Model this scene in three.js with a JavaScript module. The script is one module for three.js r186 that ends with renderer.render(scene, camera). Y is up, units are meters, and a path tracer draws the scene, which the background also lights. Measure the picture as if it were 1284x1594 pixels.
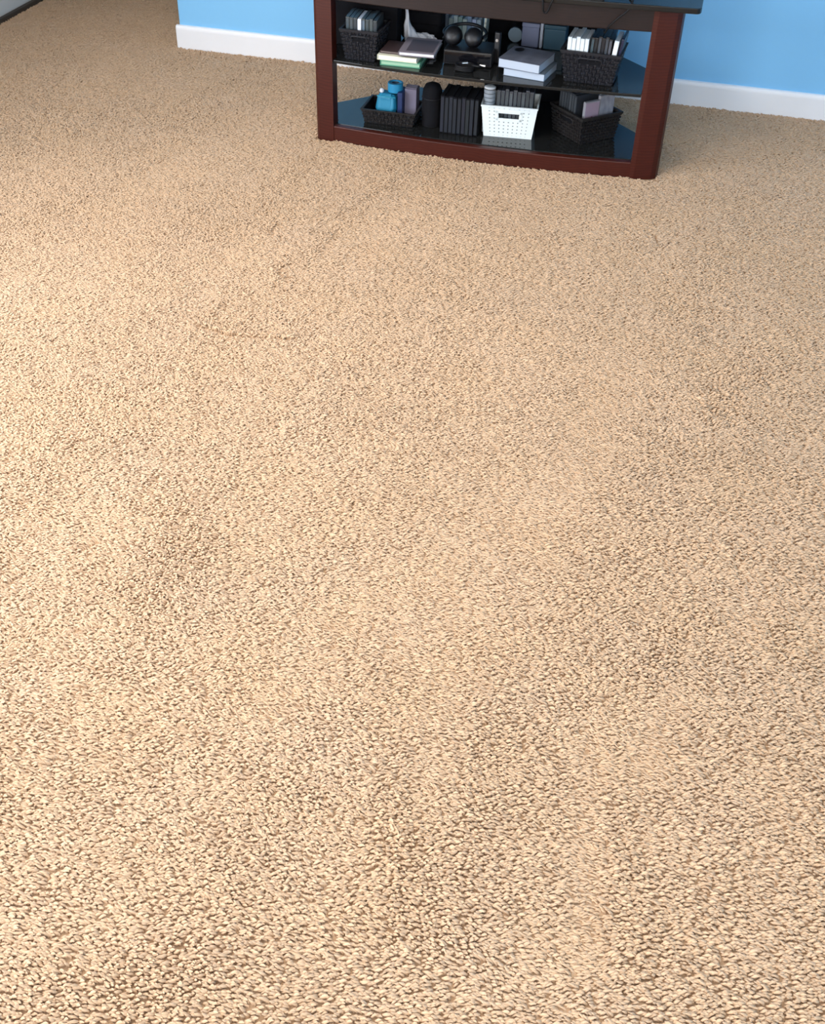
import * as THREE from 'three';
import { RoundedBoxGeometry } from 'three/addons/geometries/RoundedBoxGeometry.js';
import { mergeGeometries } from 'three/addons/utils/BufferGeometryUtils.js';
import { ImprovedNoise } from 'three/addons/math/ImprovedNoise.js';
import { RectAreaLightUniformsLib } from 'three/addons/lights/RectAreaLightUniformsLib.js';

// ---------------------------------------------------------------- camera, sky, daylight, exposure
// World axes: x along the blue wall (0 at its outside corner), y up, z out of the wall into the room.
const scene = new THREE.Scene();
const camera = new THREE.PerspectiveCamera(50.24, 1284 / 1594, 0.05, 60);
{
  const eye = new THREE.Vector3(2.1591, 1.55, 4.5257);
  const fwd = new THREE.Vector3(-0.174565, -0.646887, -0.742337);
  camera.up.set(-0.179575, 0.762185, -0.621954);
  camera.position.copy(eye);
  camera.lookAt(eye.clone().add(fwd));
  scene.add(camera);
}
const renderer = new THREE.WebGLRenderer({ antialias: true });
renderer.toneMapping = THREE.LinearToneMapping;
renderer.toneMappingExposure = 1.0;
renderer.shadowMap.enabled = true;
renderer.shadowMap.type = THREE.PCFSoftShadowMap;
scene.background = new THREE.Color().setRGB(1.6, 1.85, 2.2);      // bright overcast sky outside the glass
RectAreaLightUniformsLib.init();
function daylight(w, h, at, towards, intensity, color) {             // daylight entering through one glazed opening
  const l = new THREE.RectAreaLight(color, intensity, w, h);
  l.position.set(...at); l.lookAt(...towards); l.castShadow = true;
  scene.add(l);
  return l;
}
const DAY = new THREE.Color().setRGB(0.94, 1.0, 1.08), DAY2 = new THREE.Color().setRGB(1.0, 0.96, 0.90);
daylight(3.0, 1.95, [-0.80, 1.06, 3.85], [3, 1.06, 3.85], 8.0, DAY);  // glass door in the left wall
daylight(2.2, 1.3, [2.6, 1.55, 6.27], [2.6, 1.55, 0], 8.0, DAY2);      // window in the wall behind the camera

// ---------------------------------------------------------------- helpers
function rng(seed) { let a = seed >>> 0; return () => { a = (a + 0x6D2B79F5) >>> 0; let t = a; t = Math.imul(t ^ (t >>> 15), t | 1); t ^= t + Math.imul(t ^ (t >>> 7), t | 61); return ((t ^ (t >>> 14)) >>> 0) / 4294967296; }; }
const noise = new ImprovedNoise();
const used = new Map();
function numbered(n) { const k = used.get(n) || 0; used.set(n, k + 1); return k ? n + '_' + String(k).padStart(3, '0') : n; }
const C = (r, g, b) => new THREE.Color().setRGB(r, g, b);
const std = (color, roughness = 0.6, extra = {}) => new THREE.MeshStandardMaterial({ color, roughness, ...extra });
const phy = (color, roughness = 0.6, extra = {}) => new THREE.MeshPhysicalMaterial({ color, roughness, ...extra });
function shade(o) { o.castShadow = true; o.receiveShadow = true; return o; }
function part(name, geo, mat, parent, label) {
  const m = shade(new THREE.Mesh(Array.isArray(geo) ? merge(geo) : geo, mat));
  m.name = name; parent.add(m);
  if (label) m.userData.label = label;
  return m;
}
function thing(name, label, category, pos = [0, 0, 0], turn = 0, group) {
  const o = new THREE.Group(); o.name = numbered(name); o.position.set(...pos); o.rotation.y = turn;
  o.userData = { label, category }; if (group) o.userData.group = group;
  scene.add(o); return o;
}
function struct(name, geo, mat) {
  const m = shade(new THREE.Mesh(Array.isArray(geo) ? merge(geo) : geo, mat));
  m.name = name; m.userData.kind = 'structure'; scene.add(m); return m;
}
function merge(list) {
  const gs = list.map(g => { const q = g.index ? g.toNonIndexed() : g.clone(); for (const k of Object.keys(q.attributes)) if (!['position', 'normal', 'uv'].includes(k)) q.deleteAttribute(k); if (!q.attributes.uv) q.setAttribute('uv', new THREE.BufferAttribute(new Float32Array(q.attributes.position.count * 2), 2)); return q; });
  return mergeGeometries(gs);
}
const rbox = (w, h, d, r, x = 0, y = 0, z = 0, seg = 2) => { const g = new RoundedBoxGeometry(w, h, d, seg, r); g.translate(x, y, z); return g; };
const span = (x0, x1, y0, y1, z0, z1, r = 0) => { const w = x1 - x0, h = y1 - y0, d = z1 - z0; const g = r ? new RoundedBoxGeometry(w, h, d, 2, r) : new THREE.BoxGeometry(w, h, d); g.translate((x0 + x1) / 2, (y0 + y1) / 2, (z0 + z1) / 2); return g; };
function plan(points, y0, y1, bevel = 0.002) {                        // an outline in plan (x, z), raised from y0 to y1
  const s = new THREE.Shape(points.map(([x, z]) => new THREE.Vector2(x, -z)));
  const g = new THREE.ExtrudeGeometry(s, { depth: y1 - y0 - 2 * bevel, bevelEnabled: bevel > 0, bevelSize: bevel, bevelThickness: bevel, bevelOffset: -bevel, bevelSegments: 2, curveSegments: 8 });
  g.rotateX(-Math.PI / 2); g.translate(0, y0 + bevel, 0); return g;
}
function arc(x0, x1, z, bow, n = 20) { const a = []; for (let i = 0; i <= n; i++) { const t = i / n; a.push([x0 + (x1 - x0) * t, z + bow * 4 * t * (1 - t)]); } return a; }
function tube(pts, r, seg = 40, rad = 6) { return new THREE.TubeGeometry(new THREE.CatmullRomCurve3(pts.map(p => new THREE.Vector3(...p))), seg, r, rad, false); }
function hex(p) {                                                     // p: 0-3 inner face, 4-7 outer face
  const q = [[4, 5, 6, 7], [1, 0, 3, 2], [0, 1, 5, 4], [1, 2, 6, 5], [2, 3, 7, 6], [3, 0, 4, 7]], v = [];
  for (const [a, b, c, d] of q) for (const i of [a, b, c, a, c, d]) v.push(...p[i]);
  const g = new THREE.BufferGeometry(); g.setAttribute('position', new THREE.Float32BufferAttribute(v, 3)); g.computeVertexNormals(); return g;
}
function dataTexture(n, fn, srgb, rx, ry) {
  const d = new Uint8Array(n * n * 4);
  for (let j = 0; j < n; j++) for (let i = 0; i < n; i++) { const c = fn(i / n, j / n), k = (j * n + i) * 4; d[k] = c[0] * 255; d[k + 1] = c[1] * 255; d[k + 2] = c[2] * 255; d[k + 3] = 255; }
  const t = new THREE.DataTexture(d, n, n); t.magFilter = THREE.LinearFilter; t.wrapS = t.wrapT = THREE.RepeatWrapping; if (srgb) t.colorSpace = THREE.SRGBColorSpace; t.repeat.set(rx, ry); t.needsUpdate = true; return t;
}

// ---------------------------------------------------------------- materials
const carpetColor = C(0.53, 0.357, 0.221);
const M = {
  wallBlue: std(C(0.225, 0.54, 0.86), 0.75, { bumpMap: dataTexture(256, (u, v) => { const k = 0.5 + 0.25 * noise.noise(u * 40, v * 40, 1) + 0.2 * noise.noise(u * 90, v * 90, 4); return [k, k, k]; }, false, 4, 4), bumpScale: 0.0006 }),
  white: std(C(0.84, 0.84, 0.86), 0.45),
  ceiling: std(C(0.85, 0.85, 0.84), 0.9),
  roomWall: std(C(0.72, 0.72, 0.70), 0.9),
  glassPane: phy(C(1, 1, 1), 0.02, { transmission: 1, thickness: 0, ior: 1.45 }),
  carpetBase: std(carpetColor, 1, { map: null }),
  blackGlass: phy(C(0.013, 0.0135, 0.0135), 0.045, { ior: 1.46, specularIntensity: 0.85 }),
  blackPlastic: std(C(0.008, 0.008, 0.010), 0.42),
  blackMatte: phy(C(0.005, 0.005, 0.007), 0.85, { specularIntensity: 0.35 }),
  rubber: phy(C(0.006, 0.006, 0.007), 0.6, { specularIntensity: 0.5 }),
  steel: std(C(0.7, 0.68, 0.65), 0.3, { metalness: 1 }),
};
const woodTex = dataTexture(512, (u, v) => {
  const w = noise.noise(u * 6, v * 2, 3) * 0.6, g = 0.5 + 0.5 * Math.sin((v * 46 + w * 7 + noise.noise(u * 14, v * 60, 8) * 1.2) * 2);
  const f = 0.5 + 0.5 * noise.noise(u * 16, v * 220, 2), k = 0.74 + 0.14 * g + 0.12 * f;
  return [0.46 * k, 0.255 * k, 0.205 * k];
}, true, 1.6, 7);
M.wood = phy(C(0.38, 0.205, 0.15), 0.42, { map: woodTex, specularIntensity: 0.6 });
M.darkWood = phy(C(0.085, 0.095, 0.105), 0.5, { map: woodTex, specularIntensity: 0.7 });

// ---------------------------------------------------------------- the room
const GROUND = -0.009;                                                // carpet backing; the pile tips reach y = 0
const baseTex = dataTexture(512, (u, v) => { const k = 0.86 + 0.12 * noise.noise(u * 64, v * 64, 5) + 0.08 * noise.noise(u * 150, v * 150, 9); return [k, k * 0.97, k * 0.93]; }, false, 2, 2);
M.carpetBase.map = baseTex; M.carpetBase.bumpMap = baseTex; M.carpetBase.bumpScale = 0.004;
struct('floor', span(-1.1, 4.4, -0.16, GROUND, -3.2, 6.5), M.carpetBase);
struct('ceiling', span(-1.1, 4.4, 2.45, 2.6, -3.2, 6.5), M.ceiling);
struct('wall_back', span(0, 4.4, GROUND, 2.45, -0.14, 0, 0.004), M.wallBlue);
struct('wall_hall', span(0, 0.12, GROUND, 2.45, -3.1, -0.14), M.wallBlue);
struct('wall_hall_end', span(-1.1, 0.12, GROUND, 2.45, -3.2, -3.1), M.roomWall);
struct('wall_right', span(4.2, 4.4, GROUND, 2.45, 0, 6.5), M.wallBlue);
// left wall, with the opening of a glass door
struct('wall_left', [span(-1.1, -0.93, GROUND, 2.45, -3.1, 2.3), span(-1.1, -0.93, 2.1, 2.45, 2.3, 5.4), span(-1.1, -0.93, GROUND, 2.45, 5.4, 6.5)], M.roomWall);
struct('wall_front', [span(-0.93, 1.4, GROUND, 2.45, 6.3, 6.5), span(3.8, 4.2, GROUND, 2.45, 6.3, 6.5), span(1.4, 3.8, GROUND, 0.85, 6.3, 6.5), span(1.4, 3.8, 2.25, 2.45, 6.3, 6.5)], M.roomWall);
{
  const d = struct('door_1', [span(-1.06, -0.97, GROUND, 0.06, 2.3, 5.4), span(-1.06, -0.97, 2.04, 2.1, 2.3, 5.4), span(-1.06, -0.97, 0.06, 2.04, 2.3, 2.36), span(-1.06, -0.97, 0.06, 2.04, 5.34, 5.4), span(-1.06, -0.97, 0.06, 2.04, 3.82, 3.88)], M.white);
  part('pane', span(-1.02, -1.012, 0.06, 2.04, 2.36, 3.82), M.glassPane, d);
  part('pane', span(-1.02, -1.012, 0.06, 2.04, 3.88, 5.34), M.glassPane, d);
  const w = struct('window_1', [span(1.4, 3.8, 0.85, 0.91, 6.36, 6.44), span(1.4, 3.8, 2.19, 2.25, 6.36, 6.44), span(1.4, 1.46, 0.91, 2.19, 6.36, 6.44), span(3.74, 3.8, 0.91, 2.19, 6.36, 6.44), span(2.57, 2.63, 0.91, 2.19, 6.36, 6.44)], M.white);
  part('pane', span(1.46, 2.57, 0.91, 2.19, 6.396, 6.404), M.glassPane, w);
  part('pane', span(2.63, 3.74, 0.91, 2.19, 6.396, 6.404), M.glassPane, w);
}
function baseboard(len) {                                             // profile with an eased top edge, run along x
  const s = new THREE.Shape(); s.moveTo(0, -0.009); s.lineTo(0.014, -0.009); s.lineTo(0.014, 0.072); s.quadraticCurveTo(0.0135, 0.085, 0.008, 0.089); s.lineTo(0, 0.0905); s.lineTo(0, -0.009);
  const g = new THREE.ExtrudeGeometry(s, { depth: len, bevelEnabled: true, bevelSize: 0.002, bevelOffset: -0.002, bevelThickness: 0.004, bevelSegments: 3, curveSegments: 6 });
  g.rotateY(-Math.PI / 2); g.scale(1, 1, 1); return g;                // length along -x, thickness along +z
}
{
  const g = baseboard(4.21); g.translate(4.2, 0, 0.0);
  struct('baseboard_back', g, M.white);
  const h = baseboard(3.0); h.rotateY(-Math.PI / 2); h.translate(-0.001, 0, -3.0); // return into the hall
  struct('baseboard_hall', h, M.white);
  const l = baseboard(5.3); l.rotateY(Math.PI / 2); l.translate(-0.93, 0, 2.29);
  struct('baseboard_left', l, M.white);
  struct('trim_1', span(-0.918, -0.892, GROUND, 0.014, -3.05, 2.28, 0.006), std(C(0.05, 0.036, 0.026), 0.6));   // dark strip along the foot of the left wall
}

{ // round-cornered ceiling fitting behind the picture's upper edge
  const t = thing('ceiling_light', 'square white ceiling light above the carpet, outside the picture', 'ceiling light', [1.1, 2.45, 2.6]);
  part('housing', rbox(0.54, 0.05, 0.54, 0.012, 0, -0.026, 0), M.white, t);
  part('diffuser', rbox(0.48, 0.012, 0.48, 0.005, 0, -0.056, 0), std(C(0.9, 0.9, 0.88), 0.6, { emissive: C(1, 0.91, 0.78), emissiveIntensity: 4 }), t);
  const l = new THREE.RectAreaLight(C(1, 0.90, 0.77), 36, 0.48, 0.48); l.position.set(1.1, 2.38, 2.6); l.lookAt(1.1, 0, 2.6); l.castShadow = true; scene.add(l);
}

// ---------------------------------------------------------------- the television stand
const SL = 0.05, SU = 0.28;                                           // tops of the lower and upper glass shelf
{
  const t = thing('television_stand', 'dark cherry wood television stand with black glass shelves on the carpet against the blue wall', 'tv stand', [1.49, GROUND, 0.55]);
  const at = g => g.translate(-1.49, -GROUND, -0.55);
  const legL = plan([[0.872, 0.755], [0.875, 0.778], [0.886, 0.789], [0.941, 0.792], [0.941, 0.738], [0.935, 0.73], [0.88, 0.73]], GROUND, 0.548, 0.003);
  const legR = plan([[2.014, 0.792], [2.03, 0.792], [2.088, 0.775], [2.103, 0.762], [2.109, 0.74], [2.106, 0.70], [2.09, 0.69], [2.03, 0.69], [2.014, 0.70]], GROUND, 0.548, 0.003);
  part('leg', at(legL), M.wood, t); part('leg', at(legR), M.wood, t);
  const rail = (y0, y1, z, b, mat, name) => part(name, at(plan([...arc(0.938, 2.017, z, b), ...arc(0.938, 2.017, z - 0.026, b).reverse()], y0, y1, 0.003)), mat, t);
  rail(-0.006, 0.049, 0.789, 0.033, M.wood, 'bottom_rail');
  rail(0.479, 0.5475, 0.789, 0.033, M.darkWood, 'top_rail');
  const shelf = z0 => [...arc(0.942, 2.013, z0, 0.03), [2.013, 0.688], [2.085, 0.688], [2.09, 0.60], [1.80, 0.30], [1.13, 0.30], [0.878, 0.565], [0.876, 0.728], [0.942, 0.728]];
  part('lower_shelf', at(plan(shelf(0.762), SL - 0.01, SL, 0.0015)), M.blackGlass, t, 'black glass lower shelf');
  part('upper_shelf', at(plan(shelf(0.785), SU - 0.010, SU, 0.0015)), M.blackGlass, t, 'black glass upper shelf');
  const top = [...arc(0.835, 2.145, 0.803, 0.035), [2.153, 0.797], [2.157, 0.787], [2.157, 0.62], [1.82, 0.27], [1.16, 0.27], [0.823, 0.62], [0.823, 0.787], [0.827, 0.797]];
  part('glass_top', at(plan(top, 0.5485, 0.566, 0.003)), M.blackGlass, t, 'black glass top');
  part('rear_panel', at(span(1.395, 1.80, GROUND, 0.5485, 0.272, 0.2995, 0.004)), M.blackMatte, t, 'black rear panel');
}
{
  const t = thing('television', 'black television on a flat base on the glass top, cut off by the upper edge', 'television', [1.49, 0.566, 0.6]);
  part('base', rbox(0.62, 0.022, 0.24, 0.008, 0.05, 0.011, 0.06), M.blackPlastic, t);
  part('neck', rbox(0.12, 0.12, 0.04, 0.01, 0, 0.075, 0.0), M.blackPlastic, t);
  const s = part('screen_panel', rbox(1.1, 0.66, 0.05, 0.008, 0, 0.44, 0.0), M.blackPlastic, t);
  part('screen', rbox(1.06, 0.61, 0.004, 0.001, 0, 0.445, 0.0255), M.blackGlass, s);
}
{
  const t = thing('power_cord', 'black cord hanging over the top rail at the right end', 'cord');
  part('wire', tube([[1.90, 0.576, 0.66], [1.935, 0.573, 0.77], [1.942, 0.569, 0.809], [1.934, 0.548, 0.818], [1.905, 0.52, 0.82], [1.878, 0.488, 0.812], [1.868, 0.465, 0.79], [1.86, 0.458, 0.75]], 0.0032), M.rubber, t);
  const u = thing('power_cord', 'short black cord loop hanging over the middle of the top rail', 'cord');
  part('wire', tube([[1.64, 0.575, 0.74], [1.655, 0.574, 0.81], [1.66, 0.568, 0.838], [1.665, 0.545, 0.843], [1.668, 0.522, 0.838], [1.675, 0.518, 0.836], [1.683, 0.528, 0.837], [1.69, 0.549, 0.841], [1.70, 0.570, 0.834], [1.71, 0.574, 0.80], [1.72, 0.575, 0.75]], 0.0035), M.rubber, u);
}

// ---------------------------------------------------------------- media cases (one built, the rest cloned)
const caseGeo = rbox(1, 1, 1, 0.03, 0, 0.5, -0.5, 1), labelGeo = rbox(1, 1, 1, 0.02, 0, 0.5, 0.0, 1);
const tone = {};
function grey(r, g, b, rough = 0.35) { const k = [r, g, b, rough].join(); return tone[k] || (tone[k] = std(C(r, g, b), rough)); }
const caseProto = (() => { const g = new THREE.Group(); const a = shade(new THREE.Mesh(caseGeo, M.blackPlastic)); a.name = 'case_shell'; g.add(a); const b = shade(new THREE.Mesh(labelGeo, M.white)); b.name = 'spine_label'; g.add(b); return g; })();
function mediaCase(label, group, [x, y, z], w, h, d, shellM, spineM, turn = 0, lean = 0) {   // spine in the plane z, case behind it
  const t = caseProto.clone(); t.name = numbered('media_case'); scene.add(t);
  t.position.set(x, y, z); t.rotation.set(0, turn, lean, 'YXZ');
  const [a, b] = t.children; a.scale.set(w, h, d); a.material = shellM;
  b.scale.set(w * 0.72, h * 0.92, 0.0012); b.position.set(0, h * 0.04, 0); b.material = spineM;
  t.userData = { label, category: 'media case' }; if (group) t.userData.group = group;
  return t;
}

const NTH = ['leftmost', 'second', 'third', 'fourth', 'fifth', 'sixth', 'seventh', 'eighth', 'ninth'];
const nth = (i, what, where) => i ? `${NTH[i]} ${what} from the left ${where}` : `${NTH[0]} ${what} ${where}`;

// ---------------------------------------------------------------- baskets
function faces({ wb, db, wt, dt, h }) {                               // P(face, u, v, out): the four tapered sides
  const sides = [[0, 1], [Math.PI / 2, 0], [Math.PI, 1], [-Math.PI / 2, 0]];
  return (f, u, v, out) => {
    const [ang, wide] = sides[f], W = (wide ? wb : db) * (1 - v) + (wide ? wt : dt) * v, D = (wide ? db : wb) * (1 - v) + (wide ? dt : wt) * v;
    const x = (u - 0.5) * (W + 2 * out), z = D / 2 + out, c = Math.cos(ang), s = Math.sin(ang);
    return [x * c + z * s, v * h, -x * s + z * c];
  };
}
const slab = (P, f, u0, u1, v0, v1, n0, n1, in_ = 0) => {
  const du = (u1 - u0) * in_, dv = (v1 - v0) * in_;
  return hex([P(f, u0, v0, n0), P(f, u1, v0, n0), P(f, u1, v1, n0), P(f, u0, v1, n0), P(f, u0 + du, v0 + dv, n1), P(f, u1 - du, v0 + dv, n1), P(f, u1 - du, v1 - dv, n1), P(f, u0 + du, v1 - dv, n1)]);
};
function rimGeo(P, v0, v1, n0, n1) { const g = []; for (let f = 0; f < 4; f++) g.push(slab(P, f, 0, 1, v0, v1, n0, n1, 0.0)); return g; }
function wovenBasket(label, pos, turn, dim, weaveM, rimM, { cols = 12, rows = 8, side = 10, slot = true, handleM = rimM } = {}) {
  const t = thing('woven_basket', label, 'basket', pos, turn), P = faces(dim), cells = [], liner = [];
  for (let f = 0; f < 4; f++) {
    const n = f % 2 ? side : cols;
    liner.push(slab(P, f, 0, 1, 0, 1, -0.003, -0.0006));
    for (let i = 0; i < n; i++) for (let j = 0; j < rows; j++) {
      const u0 = i / n, u1 = (i + 1) / n, v0 = j / rows, v1 = (j + 1) / rows, uc = (u0 + u1) / 2, vc = (v0 + v1) / 2;
      if (slot && f % 2 === 0 && Math.abs(uc - 0.5) < 0.2 && vc > 0.58 && vc < 0.8) continue;
      if ((i + j) % 2) cells.push(slab(P, f, u0 - 0.2 / n, u1 + 0.2 / n, v0 + 0.12 / rows, v1 - 0.12 / rows, -0.001, 0.0028, 0.2));
      else cells.push(slab(P, f, u0 + 0.22 / n, u1 - 0.22 / n, v0 - 0.1 / rows, v1 + 0.1 / rows, -0.001, 0.0016, 0.2));
    }
  }
  liner.push(span(-dim.wb / 2, dim.wb / 2, 0, 0.003, -dim.db / 2, dim.db / 2));
  part('liner', liner, M.blackMatte, t);
  const w = part('weave', cells, weaveM, t); w.userData.kind = 'stuff';
  part('rim', rimGeo(P, 0.95, 1.03, -0.004, 0.0042), rimM, t);
  if (slot) {
    const a = P(0, 0.3, 0.8, 0.003), b = P(0, 0.7, 0.8, 0.003);
    part('handle', tube([P(0, 0.29, 0.62, 0.001), a, P(0, 0.5, 0.83, 0.006), b, P(0, 0.71, 0.62, 0.001)], 0.0028, 24, 6), handleM, t);
  }
  return t;
}
M.weaveBlack = phy(C(0.013, 0.013, 0.017), 0.45, { specularIntensity: 0.55 });
M.weaveRim = phy(C(0.016, 0.016, 0.02), 0.45, { specularIntensity: 0.55 });
M.weaveBrown = phy(C(0.016, 0.0135, 0.013), 0.5, { specularIntensity: 0.55 });
M.weaveBrownRim = phy(C(0.022, 0.019, 0.018), 0.5, { specularIntensity: 0.55 });

// upper shelf, left end: black basket with cases
wovenBasket('black woven basket at the left end of the upper shelf', [1.034, SU, 0.698], -0.02, { wb: 0.102, db: 0.125, wt: 0.132, dt: 0.148, h: 0.101 }, M.weaveBlack, M.weaveRim, { cols: 10, rows: 8 });
{
  const L = i => nth(i > 3 ? i - 1 : i, 'grey media case', 'in the upper left black basket'), G = 'grey cases in the upper left basket', r = rng(5);
  const k = [[0.05, 0.07, 0.085], [0.06, 0.075, 0.085], [0.035, 0.045, 0.055], [0, 0, 0], [0.11, 0.15, 0.20], [0.05, 0.065, 0.075], [0.07, 0.085, 0.09], [0.04, 0.05, 0.06]];
  k.forEach((c, i) => {
    const x = 0.986 + i * 0.0140;
    if (i === 3) mediaCase('white media case standing in the black basket at the left end of the upper shelf', null, [x + 0.002, SU + 0.004, 0.757], 0.0125, 0.132, 0.108, grey(0.75, 0.78, 0.86), grey(0.8, 0.82, 0.88), 0.05);
    else mediaCase(L(i), G, [x, SU + 0.004, 0.753 - r() * 0.004], 0.0128, 0.130 + r() * 0.006, 0.108, grey(0.04, 0.05, 0.055), grey(...c), 0.05);
  });
}

{
  const t = thing('storage_box', 'tall black box behind the woven basket at the left end of the upper shelf', 'box', [1.012, SU, 0.58]);
  part('body', rbox(0.228, 0.148, 0.062, 0.004, 0, 0.074, 0), M.blackMatte, t);
  part('lid', rbox(0.232, 0.022, 0.066, 0.004, 0, 0.158, 0), M.blackPlastic, t);
}
// upper shelf: books with the bag behind them
function book(name, label, pos, turn, w, th, d, coverM, pageM, extra) {
  const t = thing(name, label, 'book', pos, turn);
  part('cover', [rbox(w, 0.0022, d, 0.0009, 0, 0.0011, 0), rbox(w, 0.0022, d, 0.0009, 0, th - 0.0011, 0), rbox(0.0022, th, d, 0.0009, -w / 2 + 0.0011, th / 2, 0)], coverM, t);
  part('pages', rbox(w - 0.006, th - 0.0046, d - 0.006, 0.001, 0, th / 2, 0, 1), pageM, t);
  if (extra) extra(t); return t;
}
const paper = std(C(0.80, 0.78, 0.70), 0.8), paperWhite = std(C(0.80, 0.82, 0.86), 0.75);
book('book', 'green book lying at the bottom of the pile on the upper shelf', [1.180, SU + 0.0002, 0.70], 0.03, 0.142, 0.016, 0.158, std(C(0.09, 0.30, 0.19), 0.5), std(C(0.30, 0.48, 0.33), 0.8));
book('book', 'cream book lying on the green book on the upper shelf', [1.171, SU + 0.0164, 0.70], 0.0, 0.142, 0.017, 0.156, std(C(0.72, 0.70, 0.55), 0.6), paper);
book('book', 'thin dark red book in the pile, half covered by the mauve book', [1.163, SU + 0.0336, 0.70], 0.0, 0.118, 0.008, 0.12, std(C(0.055, 0.032, 0.034), 0.55), std(C(0.3, 0.24, 0.22), 0.8));
book('book', 'mauve grey book with a pale border and white pages, topmost of the pile', [1.236, SU + 0.0418, 0.705], 0.06, 0.126, 0.013, 0.165, std(C(0.21, 0.18, 0.21), 0.65), paperWhite, t => {
  part('cover_print', rbox(0.094, 0.0006, 0.128, 0.0002, 0.008, 0.0131, 0.002, 1), std(C(0.078, 0.062, 0.076), 0.55), t, 'darker mauve panel');
});
{
  const t = thing('plastic_bag', 'crumpled white plastic bag with a twisted top behind the mauve book', 'bag', [1.205, SU, 0.565]);
  const g = new THREE.IcosahedronGeometry(1, 20), p = g.attributes.position;
  for (let i = 0; i < p.count; i++) {
    const x = p.getX(i), y = p.getY(i), z = p.getZ(i), n = 1 + 0.22 * noise.noise(x * 2.2, y * 2.2, z * 2.2) + 0.14 * Math.abs(noise.noise(x * 5, y * 5 + 3, z * 5)) + 0.06 * noise.noise(x * 11, y * 11, z * 11);
    p.setXYZ(i, x * 0.054 * n, Math.max(0.0005, 0.026 + y * 0.026 * n), z * 0.036 * n);
  }
  g.computeVertexNormals();
  const bagM = phy(C(0.78, 0.78, 0.82), 0.4, { transmission: 0.15, thickness: 0 });
  part('body', g, bagM, t);
  const pts = [[-0.032, 0.03, 0.012], [-0.040, 0.055, 0.016], [-0.049, 0.082, 0.018], [-0.050, 0.112, 0.018], [-0.054, 0.146, 0.016]].map(q => new THREE.Vector3(...q));
  const tg = new THREE.TubeGeometry(new THREE.CatmullRomCurve3(pts), 40, 1, 14, false), tp = tg.attributes.position, cv = new THREE.CatmullRomCurve3(pts);
  for (let i = 0; i <= 40; i++) { const c = cv.getPointAt(i / 40), R = 0.022 * Math.pow(1 - i / 40, 1.9) + 0.0040; for (let j = 0; j <= 14; j++) { const k = i * 15 + j, v = new THREE.Vector3().fromBufferAttribute(tp, k).sub(c), f = 1 + 0.28 * Math.sin(j * Math.PI * 2 / 14 * 4 + i * 0.22); tp.setXYZ(k, c.x + v.x * R * f, c.y + v.y * R * f, c.z + v.z * R * f); } }
  tg.computeVertexNormals(); part('twisted_top', tg, bagM, t);
}
{
  const t = thing('fabric_pouch', 'black fabric pouch behind the white plastic bag on the upper shelf', 'pouch', [1.180, SU, 0.44]);
  part('body', rbox(0.155, 0.10, 0.10, 0.022, 0, 0.05, 0, 4), M.blackMatte, t);
  part('flap', rbox(0.159, 0.05, 0.06, 0.012, 0, 0.082, 0.024, 3), M.blackMatte, t);
  part('strap', tube([[-0.05, 0.1, 0], [-0.03, 0.118, 0.012], [0.02, 0.12, 0.015], [0.05, 0.1, 0]], 0.004, 20, 6), M.blackMatte, t);
}
// upper shelf, middle: set top box, headphones, cable
{
  const t = thing('electronics_box', 'flat black box under the headphones in the middle of the upper shelf', 'set top box', [1.40, SU, 0.635], 0.03);
  part('housing', rbox(0.17, 0.048, 0.13, 0.004, 0, 0.026, 0), M.blackPlastic, t);
  part('front_panel', rbox(0.162, 0.038, 0.003, 0.001, 0, 0.026, 0.0655), phy(C(0.005, 0.005, 0.007), 0.1), t);
  for (const x of [-0.06, 0.06]) part('foot', new THREE.CylinderGeometry(0.008, 0.008, 0.003, 12).translate(x, 0.0015, 0.04), M.rubber, t);
}
{
  const t = thing('headphones', 'black over ear headphones lying on the flat black box', 'headphones', [1.372, SU + 0.0505, 0.64]);
  for (const x of [-0.036, 0.036]) {
    const cup = new THREE.LatheGeometry([[0, 0.026], [0.012, 0.0255], [0.024, 0.021], [0.031, 0.012], [0.032, 0.0], [0.0, 0.0]].map(q => new THREE.Vector2(...q)), 24);
    cup.rotateX(Math.PI / 2 - 0.5); cup.translate(x, 0.030, 0.0);
    const c = part('ear_cup', cup, M.blackPlastic, t);
    const ring = new THREE.TorusGeometry(0.024, 0.008, 10, 28); ring.rotateX(-0.5); ring.translate(x, 0.026, -0.006); part('cushion', ring, M.blackMatte, c);
  }
  part('headband', tube([[-0.066, 0.03, 0], [-0.075, 0.035, -0.03], [-0.05, 0.042, -0.075], [0, 0.046, -0.092], [0.05, 0.042, -0.075], [0.075, 0.035, -0.03], [0.066, 0.03, 0]], 0.006, 40, 8), M.blackPlastic, t);
}
{
  const t = thing('coiled_cable', 'coiled black cable with silver plugs in front of the flat black box', 'cable', [1.40, SU + 0.004, 0.742]);
  const pts = []; for (let i = 0; i <= 60; i++) { const a = i / 60 * Math.PI * 6; pts.push([0.03 * Math.cos(a) * (1 + 0.1 * Math.sin(i)), 0.0 + i * 0.00028, 0.022 * Math.sin(a)]); }
  pts.push([0.05, 0.016, 0.005], [0.062, 0.018, 0.0]);
  part('wire', tube(pts, 0.0036, 260, 6), M.rubber, t);
  const plug = (x, y, z, a) => { const g = new THREE.CylinderGeometry(0.0045, 0.0055, 0.02, 10); g.rotateZ(Math.PI / 2); g.rotateY(a); g.translate(x, y, z); part('plug', g, M.steel, t, 'silver plug'); };
  plug(0.004, 0.024, 0.01, 0.5); plug(0.066, 0.019, 0.0, -0.2);
}
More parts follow.
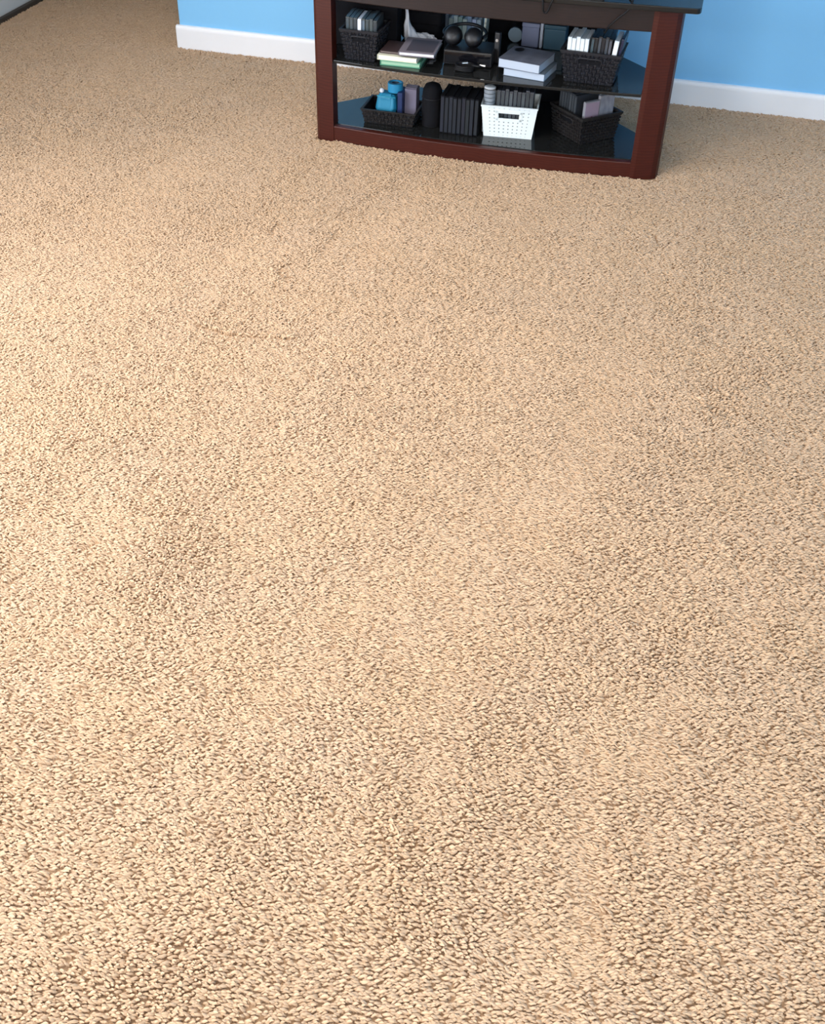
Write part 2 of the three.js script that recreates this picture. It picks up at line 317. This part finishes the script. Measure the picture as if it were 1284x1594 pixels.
{
  const t = thing('small_remote', 'small dark remote with a pale button standing beside the headphones', 'remote', [1.492, SU, 0.63], -0.2);
  part('housing', rbox(0.022, 0.105, 0.016, 0.005, 0, 0.0525, 0), M.blackPlastic, t);
  part('button', new THREE.CylinderGeometry(0.005, 0.005, 0.002, 14).rotateX(Math.PI / 2).translate(0, 0.078, 0.0085), grey(0.45, 0.40, 0.36), t, 'pale button');
}
// back row of the upper shelf
{
  const cols = [[0.22, 0.26, 0.31], [0.05, 0.07, 0.10], [0.17, 0.22, 0.24], [0.20, 0.25, 0.28], [0.10, 0.15, 0.15], [0.22, 0.26, 0.26], [0.09, 0.13, 0.20], [0.20, 0.23, 0.33], [0.16, 0.20, 0.25]];
  const names = ['pale blue grey', 'navy', 'grey green', 'grey', 'dark green', 'pale grey', 'dark blue', 'lavender grey', 'slate'];
  const place = ['leftmost in', 'second from the left in', 'third from the left in', 'fourth from the left in', 'in the middle of', 'right of the middle in', 'third from the right in', 'second from the right in', 'beside the off white book in'];
  cols.forEach((c, i) => {
    const t = thing('standing_book', `${names[i]} book standing ${place[i]} the back row of the upper shelf`, 'book', [1.244 + i * 0.0172, SU, 0.39], 0);
    const h = 0.078 + 0.006 * Math.sin(i * 2.3);
    part('cover', [rbox(0.0155, h, 0.003, 0.001, 0, h / 2, 0.03), rbox(0.0018, h, 0.064, 0.0006, -0.0068, h / 2, 0), rbox(0.0018, h, 0.064, 0.0006, 0.0068, h / 2, 0)], grey(c[0] * 1.7, c[1] * 1.7, c[2] * 1.6, 0.5), t);
    part('pages', rbox(0.0118, h - 0.004, 0.058, 0.001, 0, h / 2, -0.001, 1), paperWhite, t);
  });
  const t = thing('standing_book', 'slim off white book leaning at the right end of the back row', 'book', [1.404, SU, 0.40], 0); t.rotation.z = -0.05;
  part('cover', rbox(0.0085, 0.088, 0.062, 0.002, 0, 0.0445, 0), grey(0.62, 0.62, 0.52, 0.6), t);
  part('spine_band', rbox(0.0088, 0.008, 0.063, 0.002, 0, 0.07, 0), grey(0.45, 0.45, 0.38, 0.6), t);
}
{
  const t = thing('canister', 'black canister lying on its side with a round grey lid facing forward', 'canister', [1.513, SU, 0.345]);
  const body = new THREE.CylinderGeometry(0.0245, 0.0245, 0.07, 32); body.rotateX(Math.PI / 2); body.translate(0, 0.0265, 0); part('body', body, M.blackPlastic, t);
  const lid = new THREE.LatheGeometry([[0, 0.006], [0.021, 0.006], [0.0225, 0.0075], [0.0255, 0.0065], [0.0265, 0.004], [0.0265, -0.004], [0.0, -0.004]].map(q => new THREE.Vector2(...q)), 36); lid.rotateX(Math.PI / 2); lid.translate(0, 0.0266, 0.036); part('lid', lid, grey(0.16, 0.22, 0.27, 0.5), t, 'round grey lid');
}
{
  const t = thing('storage_box', 'lavender grey box beside the round canister lid at the back of the upper shelf', 'box', [1.573, SU, 0.385]);
  part('body', rbox(0.062, 0.068, 0.07, 0.003, 0, 0.034, 0), grey(0.17, 0.19, 0.29, 0.6), t);
  part('lid', rbox(0.0645, 0.014, 0.0725, 0.003, 0, 0.075, 0), grey(0.19, 0.21, 0.31, 0.6), t);
  const u = thing('standing_book', 'slim pale grey book standing between the lavender box and the teal box', 'book', [1.613, SU, 0.385]);
  part('cover', rbox(0.0105, 0.086, 0.07, 0.002, 0, 0.043, 0), grey(0.40, 0.44, 0.52, 0.5), u);
  part('pages', rbox(0.007, 0.003, 0.064, 0.001, 0, 0.0862, 0), paperWhite, u);
  const v = thing('storage_box', 'dark teal box at the back of the upper shelf beside the white cases', 'box', [1.662, SU, 0.385]);
  part('body', rbox(0.078, 0.07, 0.08, 0.003, 0, 0.035, 0), std(C(0.035, 0.085, 0.12), 0.35), v);
  part('lid', rbox(0.081, 0.014, 0.083, 0.003, 0, 0.077, 0), std(C(0.03, 0.075, 0.105), 0.35), v);
}
// magazines
{
  const printTex = dataTexture(128, (u, v) => { const n = noise.noise(u * 5, v * 5, 2) * 0.5 + 0.5, d = Math.hypot((u - 0.2) * 1.3, v - 0.78) < 0.13 + 0.03 * n ? 0.3 : 1; const k = (0.36 + 0.13 * n + 0.05 * noise.noise(u * 30, v * 30, 1)) * d; return [k * 0.93, k * 0.97, k * 1.1]; }, true, 1, 1);
  const cover = std(C(1, 1, 1), 0.35, { map: printTex });
  const pageGrey = std(C(0.42, 0.48, 0.57), 0.7);
  const stack = (label, y, th, turn, w, d, x, z, topM, pg) => {
    const t = thing('magazine', label, 'magazine', [x, y, z], turn);
    const pl = new THREE.PlaneGeometry(w, d); pl.rotateX(-Math.PI / 2); pl.translate(0, th + 0.0004, 0);
    part('pages', rbox(w - 0.003, th - 0.001, d - 0.003, 0.002, 0, th / 2, 0), pg, t);
    part('cover', [pl, rbox(w, 0.001, d, 0.0004, 0, th - 0.0004, 0, 1), rbox(w, 0.001, d, 0.0004, 0, 0.0006, 0, 1)], topM, t);
  };
  stack('lower thick magazine with white pages under the grey one on the upper shelf', SU + 0.0002, 0.024, -0.16, 0.148, 0.142, 1.622, 0.688, std(C(0.10, 0.13, 0.16), 0.4), pageGrey);
  stack('thick magazine with a dark grey printed cover, topmost of the pile on the upper shelf', SU + 0.0250, 0.029, -0.20, 0.150, 0.152, 1.606, 0.684, cover, pageGrey);
}
// upper shelf, right end
wovenBasket('black woven basket holding white and dark cases at the right end of the upper shelf', [1.830, SU, 0.672], -0.05, { wb: 0.158, db: 0.13, wt: 0.196, dt: 0.15, h: 0.101 }, M.weaveBlack, M.weaveRim, { cols: 14, rows: 8 });
{
  const L = i => nth(i, 'of five white cases', 'in the upper right basket'), G = 'white cases in the upper right basket';
  for (let i = 0; i < 5; i++) mediaCase(L(i), G, [1.751 + i * 0.0142, SU + 0.004, 0.730 + (i % 2) * 0.002], 0.0132, 0.138 + 0.003 * Math.sin(i * 4), 0.112, grey(0.78, 0.84, 0.88), grey(0.82, 0.88, 0.90), -0.05);
  const L2 = i => nth(i, 'of six black cases', 'in the upper right basket'), G2 = 'black cases in the upper right basket', r = rng(3);
  [[0.05, 0.08, 0.095], [0.012, 0.016, 0.02], [0.06, 0.07, 0.085], [0.015, 0.015, 0.02], [0.055, 0.065, 0.08], [0.085, 0.09, 0.11]].forEach((c, i) => mediaCase(L2(i), G2, [1.822 + i * 0.0118, SU + 0.004, 0.727 - r() * 0.006], 0.0112, 0.142 + r() * 0.012, 0.112, grey(0.012, 0.012, 0.015), grey(...c), -0.05, -0.035));
  mediaCase('white media case leaning right among the dark ones in the right upper basket', null, [1.894, SU + 0.006, 0.733], 0.0155, 0.140, 0.112, grey(0.75, 0.8, 0.85), grey(0.86, 0.9, 0.92), -0.05, -0.09);
  mediaCase('navy media case at the right edge of the right upper basket', null, [1.9075, SU + 0.006, 0.724], 0.009, 0.146, 0.108, grey(0.012, 0.018, 0.05), grey(0.015, 0.02, 0.06), -0.05, -0.12);
}

// ---------------------------------------------------------------- lower shelf
wovenBasket('low dark woven basket holding blue things at the left end of the lower shelf', [1.127, SL, 0.655], 0.0, { wb: 0.176, db: 0.13, wt: 0.198, dt: 0.145, h: 0.050 }, M.weaveBrown, M.weaveBrownRim, { cols: 14, rows: 4, slot: false });
{
  const t = thing('zip_pouch', 'teal blue soft pouch in the low dark basket on the lower shelf', 'pouch', [1.105, SL + 0.026, 0.655], 0.05);
  const g = new RoundedBoxGeometry(0.082, 0.07, 0.075, 6, 0.02), p = g.attributes.position;
  for (let i = 0; i < p.count; i++) { const x = p.getX(i), y = p.getY(i), z = p.getZ(i), n = 0.004 * noise.noise(x * 60, y * 60, z * 60), tp = 1 - 0.22 * (y / 0.07 + 0.5); p.setXYZ(i, x * tp + n, y + 0.035 + n, z * tp + n); }
  g.computeVertexNormals(); part('body', g, std(C(0.012, 0.20, 0.34), 0.5), t);
  part('zip', tube([[-0.034, 0.06, 0.022], [0, 0.0615, 0.030], [0.034, 0.058, 0.022]], 0.002, 16, 5), std(C(0.02, 0.30, 0.42), 0.4), t);
  const r = thing('tape_roll', 'bright blue tape roll lying on top of the teal blue pouch', 'tape', [1.132, SL + 0.0975, 0.645]);
  const tapeProfile = [[0.014, 0], [0.027, 0], [0.028, 0.002], [0.028, 0.03], [0.027, 0.032], [0.014, 0.032], [0.014, 0]];
  part('tape', new THREE.LatheGeometry(tapeProfile.map(q => new THREE.Vector2(...q)), 32), std(C(0.02, 0.26, 0.48), 0.4), r);
  part('core', new THREE.LatheGeometry([[0.012, 0.001], [0.0139, 0.001], [0.0139, 0.031], [0.012, 0.031], [0.012, 0.001]].map(q => new THREE.Vector2(...q)), 28), std(C(0.03, 0.06, 0.09), 0.7), r);
  const b = thing('small_ball', 'small white ball wedged beside the blue tape roll', 'ball', [1.087, SL + 0.103, 0.668]);
  part('ball', new THREE.SphereGeometry(0.0085, 18, 12), std(C(0.85, 0.85, 0.88), 0.3), b);
  part('seam', new THREE.TorusGeometry(0.0085, 0.0005, 6, 24).rotateX(1.2), std(C(0.6, 0.6, 0.62), 0.4), b);
  const m = thing('card_box', 'mauve grey upright box in the low dark basket beside the blue things', 'box', [1.190, SL + 0.004, 0.625], 0.0);
  part('body', rbox(0.044, 0.108, 0.05, 0.002, 0, 0.054, 0), grey(0.17, 0.15, 0.21, 0.6), m);
  part('flap', rbox(0.042, 0.0016, 0.03, 0.0006, 0.0, 0.112, -0.006).rotateX(0.12), grey(0.24, 0.21, 0.27, 0.6), m);
  const n = thing('card_box', 'narrow navy blue box between the blue pouch and the mauve box', 'box', [1.158, SL + 0.004, 0.645], 0.0);
  part('body', rbox(0.018, 0.088, 0.07, 0.002, 0, 0.044, 0), grey(0.008, 0.022, 0.09, 0.5), n);
  part('lid', rbox(0.0195, 0.014, 0.0715, 0.002, 0, 0.0945, 0), grey(0.01, 0.028, 0.11, 0.5), n);
}
{
  const t = thing('loudspeaker', 'black rounded loudspeaker standing on the lower shelf beside the mauve box', 'speaker', [1.275, SL, 0.665], 0.1);
  part('body', new THREE.LatheGeometry([[0, 0], [0.032, 0], [0.036, 0.004], [0.0375, 0.03], [0.037, 0.10], [0.034, 0.128], [0.026, 0.144], [0.012, 0.15], [0, 0.151]].map(q => new THREE.Vector2(...q)), 32), M.blackMatte, t);
  part('band', new THREE.TorusGeometry(0.0374, 0.0012, 8, 36).rotateX(Math.PI / 2).translate(0, 0.1, 0), M.blackPlastic, t);
  part('foot_ring', new THREE.TorusGeometry(0.033, 0.002, 8, 32).rotateX(Math.PI / 2).translate(0, 0.002, 0), M.rubber, t);
}
{
  const L = i => nth(i, 'black case', 'in the row beside the loudspeaker'), G = 'black cases standing on the lower shelf', r = rng(11);
  for (let i = 0; i < 9; i++) mediaCase(L(i), G, [1.328 + i * 0.0153, SL, 0.738 - r() * 0.008], 0.0146, 0.132 + r() * 0.004, 0.125, M.blackMatte, grey(0.003 + r() * 0.003, 0.005 + r() * 0.004, 0.009 + r() * 0.01, 0.7), 0);
}
// white lattice basket
{
  const t = thing('plastic_basket', 'white plastic lattice basket with a handle slot on the lower shelf', 'basket', [1.558, SL, 0.638], 0.09);
  const dim = { wb: 0.170, db: 0.128, wt: 0.196, dt: 0.15, h: 0.112 }, P = faces(dim), bars = [], frame = [];
  M.whitePlastic = std(C(0.80, 0.86, 0.86), 0.4);
  for (let f = 0; f < 4; f++) {
    const n = f % 2 ? 9 : 11, m = 9, slotted = f % 2 === 0;
    for (let i = 0; i <= n; i++) {
      const c = i / n, w = i === 0 || i === n ? 0.62 / n : 0.385 / n, u0 = Math.max(0, c - w), u1 = Math.min(1, c + w);
      if (slotted && c > 0.30 && c < 0.70) { bars.push(slab(P, f, u0, u1, 0, 0.60, -0.001, 0.001, 0.04), slab(P, f, u0, u1, 0.84, 1, -0.001, 0.001, 0.04)); } else bars.push(slab(P, f, u0, u1, 0, 1, -0.001, 0.001, 0.03));
    }
    for (let j = 0; j <= m; j++) {
      const c = j / m, w = j === 0 || j === m ? 0.55 / m : 0.37 / m, v0 = Math.max(0, c - w), v1 = Math.min(1, c + w);
      if (slotted && c > 0.6 && c < 0.84) bars.push(slab(P, f, 0, 0.30, v0, v1, -0.0012, 0.0012), slab(P, f, 0.70, 1, v0, v1, -0.0012, 0.0012)); else bars.push(slab(P, f, 0, 1, v0, v1, -0.0012, 0.0012));
    }
    if (slotted) frame.push(slab(P, f, 0.26, 0.74, 0.56, 0.625, -0.002, 0.0024), slab(P, f, 0.26, 0.74, 0.79, 0.865, -0.002, 0.0024), slab(P, f, 0.26, 0.30, 0.56, 0.86, -0.002, 0.0024), slab(P, f, 0.70, 0.74, 0.56, 0.86, -0.002, 0.0024));
  }
  bars.push(span(-0.085, 0.085, 0, 0.003, -0.064, 0.064));
  part('lattice', bars, M.whitePlastic, t); part('handle_slot', frame.slice(0, 4), M.whitePlastic, t); part('handle_slot', frame.slice(4), M.whitePlastic, t);
  part('rim', rimGeo(P, 0.965, 1.015, -0.003, 0.003), M.whitePlastic, t);
  // inside: a spindle of discs and grey cases
  const s = thing('disc_spindle', 'white spindle of stacked discs standing in the left front of the white basket', 'disc spindle', [1.487, SL + 0.004, 0.688], 0.0);
  for (let i = 0; i < 11; i++) part('disc', new THREE.CylinderGeometry(0.0205, 0.0205, 0.0115, 28).translate(0, 0.012 + i * 0.0138, 0), std(C(0.30, 0.34, 0.38), 0.3), s);
  part('spindle', new THREE.CylinderGeometry(0.005, 0.005, 0.165, 12).translate(0, 0.0825, 0), M.whitePlastic, s);
  part('cap', new THREE.LatheGeometry([[0, 0.008], [0.014, 0.008], [0.02, 0.005], [0.021, 0], [0, 0]].map(q => new THREE.Vector2(...q)), 28).translate(0, 0.158, 0), std(C(0.8, 0.84, 0.88), 0.35), s);
  const L = i => nth(i, 'grey media case', 'standing in the white basket'), G = 'grey cases in the white basket', r = rng(21);
  for (let i = 0; i < 9; i++) { const k = 0.05 + r() * 0.06; mediaCase(L(i), G, [1.520 + i * 0.0144, SL + 0.004, 0.690 - i * 0.0012], 0.0132, 0.150 + r() * 0.012, 0.105, grey(0.05, 0.055, 0.07), grey(k, k * 1.15, k * 1.25), 0.09); }
}
// dark basket turned corner forward
{
  const turn = 0.79, cx = 1.820, cz = 0.578;
  wovenBasket('dark brown woven basket turned corner forward at the right end of the lower shelf', [cx, SL, cz], -turn, { wb: 0.162, db: 0.150, wt: 0.186, dt: 0.172, h: 0.094 }, M.weaveBrown, M.weaveBrownRim, { cols: 13, rows: 8, side: 12 });
  const loc = (x, z) => { const c = Math.cos(-turn), s = Math.sin(-turn); return [cx + x * c + z * s, SL + 0.004, cz - x * s + z * c]; };
  const L = i => nth(i, 'dark grey media case', 'in the brown corner forward basket'), G = 'grey cases in the brown basket', r = rng(31);
  for (let i = 0; i < 7; i++) { const k = 0.035 + r() * 0.05, q = loc(-0.066 + i * 0.0142, 0.068); mediaCase(L(i), G, q, 0.0132, 0.146 + r() * 0.006, 0.1, grey(0.03, 0.034, 0.042), grey(k, k * 1.12, k * 1.25), -turn); }
  const cov = std(C(1, 1, 1), 0.3, { map: dataTexture(64, (u, v) => { const n = noise.noise(u * 6, v * 6, 7); return (u - 0.5) ** 2 / 0.17 + (v - 0.34) ** 2 / 0.08 < 1 && n > -0.2 ? [0.46, 0.14, 0.19] : [0.66, 0.58, 0.64]; }, true, 1, 1) });
  const cov2 = std(C(1, 1, 1), 0.3, { map: dataTexture(64, (u, v) => { const n = 0.5 + 0.4 * noise.noise(u * 5, v * 5, 4); return [0.45 + 0.25 * n, 0.46 + 0.25 * n, 0.5 + 0.25 * n]; }, true, 1, 1) });
  const flat = (label, x, z, w, h, mat) => {
    const t = thing('media_case', label, 'media case', loc(x, z), -turn + Math.PI / 2);
    part('case_shell', rbox(w, h, 0.013, 0.0012, 0, h / 2, 0, 1), grey(0.3, 0.3, 0.33), t);
    const pl = new THREE.BoxGeometry(w * 0.94, h * 0.94, 0.0008); pl.translate(0, h / 2, 0.0068); part('cover_sheet', pl, mat, t);
  };
  flat('media case with a red and white cover in the front corner of the brown basket', 0.062, 0.03, 0.062, 0.138, cov);
  flat('media case with a silver grey cover at the right of the brown basket', 0.060, -0.036, 0.064, 0.150, cov2);
}

// ---------------------------------------------------------------- the carpet pile
{
  const r = rng(77);
  const seg = 5, rad = 5, pts = [];
  for (let i = 0; i <= seg; i++) { const t = i / seg; pts.push(new THREE.Vector3(0.0085 * Math.pow(t, 1.5), 0.0088 * Math.sin(t * 1.75), 0.0011 * Math.sin(t * 5.0))); }
  const cv = new THREE.CatmullRomCurve3(pts), g = new THREE.TubeGeometry(cv, seg, 1, rad, false), p = g.attributes.position;
  for (let i = 0; i <= seg; i++) {
    const c = cv.getPointAt(i / seg), R = [0.0019, 0.0022, 0.0023, 0.0022, 0.0019, 0.0008][i];
    for (let j = 0; j <= rad; j++) { const k = i * (rad + 1) + j, v = new THREE.Vector3().fromBufferAttribute(p, k).sub(c), f = 1 + 0.2 * Math.sin(j * 2.5 + i * 1.6); p.setXYZ(k, c.x + v.x * R * f, c.y + v.y * R * f, c.z + v.z * R * f); }
  }
  g.computeVertexNormals(); g.deleteAttribute('uv');
  // the part of the floor the picture shows, with a margin: between two lines and the walls
  const inside = (x, z) => {
    if (x < -0.888 || x > 3.25 || z < -1.3 || z > 4.25) return false;
    if (x > -0.02 && z < 0.016) return false;
    const xl = -1.07 + (z + 0.33) * (1.462 + 1.07) / (3.98 + 0.33) - 0.28, xr = 2.698 - z * 0.03 + 0.28;
    if (x < xl || x > xr) return false;
    if (z > 0.725 && z < 0.80 && ((x > 0.868 && x < 0.945) || (x > 2.010 && x < 2.112))) return false;
    if (z > 0.68 && z < 0.80 && x > 2.010 && x < 2.112) return false;
    if (x > 0.93 && x < 2.02) { const t = (x - 0.938) / 1.079, zz = 0.789 + 0.033 * 4 * t * (1 - t); if (z > zz - 0.034 && z < zz + 0.004) return false; }
    if (x > 1.39 && x < 1.805 && z > 0.265 && z < 0.305) return false;
    return true;
  };
  const mats = [], cols = [], m4 = new THREE.Matrix4(), q = new THREE.Quaternion(), e = new THREE.Euler(), S = new THREE.Vector3(), T = new THREE.Vector3();
  const marks = [[1.104, 1.735, 1.089, 1.761, 0.008, 0.3], [1.089, 1.761, 1.09, 1.802, 0.008, 0.3], [1.09, 1.802, 1.112, 1.824, 0.008, 0.3], [1.112, 1.824, 1.133, 1.817, 0.007, 0.3],
    [1.105, 1.526, 1.21, 1.217, 0.016, 0.66], [1.175, 1.662, 1.176, 1.504, 0.012, 0.62], [0.979, 1.566, 0.976, 1.496, 0.010, 0.4],
    [0.979, 2.134, 1.088, 2.158, 0.006, 1.45], [1.088, 2.158, 1.254, 2.125, 0.006, 1.45], [0.979, 2.148, 1.088, 2.172, 0.007, 0.6], [1.088, 2.172, 1.254, 2.139, 0.006, 0.6]];
  // passes of the cleaner: where it left the pile standing (+) or laid it flat (-)
  const strokes = [[1.07, 2.71, 1.39, 3.16, 0.082, 0.30], [1.23, 2.66, 1.33, 3.08, 0.069, 0.30], [0.84, 1.65, 0.91, 1.00, 0.046, 0.55], [1.09, 1.83, 1.22, 1.08, 0.028, 0.50], [1.88, 3.49, 1.98, 3.67, 0.046, 0.50], [2.30, 3.09, 2.37, 2.90, 0.050, 0.80], [2.38, 2.16, 2.47, 1.88, 0.076, 0.50], [2.24, 1.75, 2.31, 1.32, 0.095, 0.35], [2.24, 3.39, 2.32, 3.66, 0.036, 0.50], [2.48, 2.71, 2.55, 2.43, 0.043, 0.50], [1.53, 1.65, 1.56, 1.23, 0.060, 0.30], [1.46, 3.95, 1.69, 3.83, 0.055, 0.35], [1.43, 2.55, 1.45, 2.19, 0.064, 0.30], [2.02, 3.31, 2.05, 3.71, 0.031, 0.35], [0.04, 0.23, 0.08, -0.14, 0.055, 0.50], [0.35, 0.37, 0.46, 0.00, 0.037, 0.50], [0.53, 1.96, 0.47, 1.26, 0.120, -0.50], [2.19, 3.23, 2.25, 3.68, 0.029, -0.50], [1.27, 3.52, 1.21, 3.27, 0.070, -0.50], [2.45, 2.91, 2.52, 2.43, 0.036, -0.60], [0.93, 2.07, 0.87, 1.45, 0.038, -0.45], [1.81, 3.13, 1.89, 2.66, 0.080, -0.40], [2.29, 3.31, 2.39, 2.86, 0.031, -0.50], [1.63, 3.34, 1.69, 2.98, 0.061, -0.30], [2.04, 2.67, 2.12, 2.12, 0.077, -0.30], [1.95, 3.47, 1.92, 3.18, 0.034, -0.30], [1.28, 1.73, 1.33, 1.15, 0.036, -0.40], [2.49, 3.61, 2.51, 3.31, 0.036, -0.35]];
  const rowStep = 0.0054, alongStep = 0.0044;
  for (let i = 0; i < 1150; i++) for (let j = 0; j < 1000; j++) {
    const a = -1.1 + j * alongStep + (i % 2) * alongStep * 0.5, b = -1.9 + i * rowStep;
    // rows run along x and drift a little towards the viewer; the warp makes them wavy
    const wob = 0.014 * noise.noise(a * 9, b * 9, 3) + 0.006 * noise.noise(a * 30, b * 30, 8);
    let x = a + 0.008 * noise.noise(a * 25, b * 25, 1) + (r() - 0.5) * 0.003, z = b + 0.15 * (a - 1.5) + wob + (r() - 0.5) * 0.0022;
    const r1 = r(), r2 = r(), r3 = r(), r4 = r(), r5 = r(), r6 = r();
    if (!inside(x, z)) continue;
    // nap: where the last pass of the cleaner pushed the pile (long bands running out from the wall)
    const u = x + 0.14 * z, wave = Math.sin(u * 15 + 2.2 * noise.noise(u * 1.3, z * 0.4, 5) + 0.8);
    let nap = 0.10 * wave + 0.4 * noise.noise(u * 5, z * 0.6, 15) + 0.2 * noise.noise(x * 14, z * 14, 25);
    for (const [ax, az, bx, bz, w, k] of strokes) {
      const dx = bx - ax, dz = bz - az, t = Math.max(0, Math.min(1, ((x - ax) * dx + (z - az) * dz) / (dx * dx + dz * dz))), d = Math.hypot(x - ax - t * dx, z - az - t * dz) / w;
      if (d < 2) nap += k * Math.exp(-d * d * d * 0.8);
    }
    const combed = THREE.MathUtils.smoothstep(noise.noise(x * 2.1, z * 2.1, 33) + 0.35 * (x - 1.5) + 0.12 * (z - 2.0), -0.25, 0.45);
    const messy = 0.35 - 0.2 * combed + 0.9 * (1 - 0.7 * combed) * Math.max(0, noise.noise(x * 1.6, z * 1.6, 40) + 0.25 - 0.25 * (x - 1.4));
    const flip = r5 < 0.5 ? 0 : Math.PI;
    const yaw = -0.15 + (r1 - 0.5) * 2.2 * messy + (0.5 - 0.25 * combed) * noise.noise(x * 12, z * 12, 50) + flip;
    e.set((r6 - 0.5) * 0.5 + 0.75 * nap * (flip ? -1 : 1), yaw, (r2 - 0.5) * 0.4 + 0.38 * nap, 'YXZ');
    q.setFromEuler(e);
    const sc = 0.88 + r3 * 0.3;
    S.set(sc * (0.8 + r4 * 0.5), sc * (0.88 + 0.2 * noise.noise(x * 60, z * 60, 2) + 0.2 * nap + combed * (i % 2 ? 0.09 : -0.09)), sc);
    for (const [ax, az, bx, bz, w, f] of marks) {                      // dents pressed into the pile, and one raised line
      const dx = bx - ax, dz = bz - az, t = Math.max(0, Math.min(1, ((x - ax) * dx + (z - az) * dz) / (dx * dx + dz * dz)));
      if (Math.hypot(x - ax - t * dx, z - az - t * dz) < w) S.y *= f;
    }
    T.set(x, GROUND - 0.0018, z); m4.compose(T, q, S); mats.push(...m4.elements);
    const k = 1 + (r4 - 0.5) * 0.14 + 0.05 * noise.noise(x * 3.1, z * 3.1, 60) , hue = 0.05 * noise.noise(x * 6, z * 6, 70) + (r2 - 0.5) * 0.05;
    cols.push(carpetColor.r * k, carpetColor.g * k * (1 + hue * 0.3), carpetColor.b * k * (1 + hue));
  }
  const n = mats.length / 16;
  const pile = new THREE.InstancedMesh(g, phy(C(1, 1, 1), 0.8, { sheen: 0.45, sheenColor: C(1, 0.97, 0.93), sheenRoughness: 0.35 }), n);
  pile.instanceMatrix.array.set(mats); pile.instanceColor = new THREE.InstancedBufferAttribute(new Float32Array(cols), 3);
  pile.name = 'carpet_pile'; pile.userData = { label: 'beige twisted pile carpet covering the floor from wall to wall', category: 'carpet', kind: 'stuff' };
  shade(pile); scene.add(pile);
  console.log('tufts', n);
}

renderer.render(scene, camera);
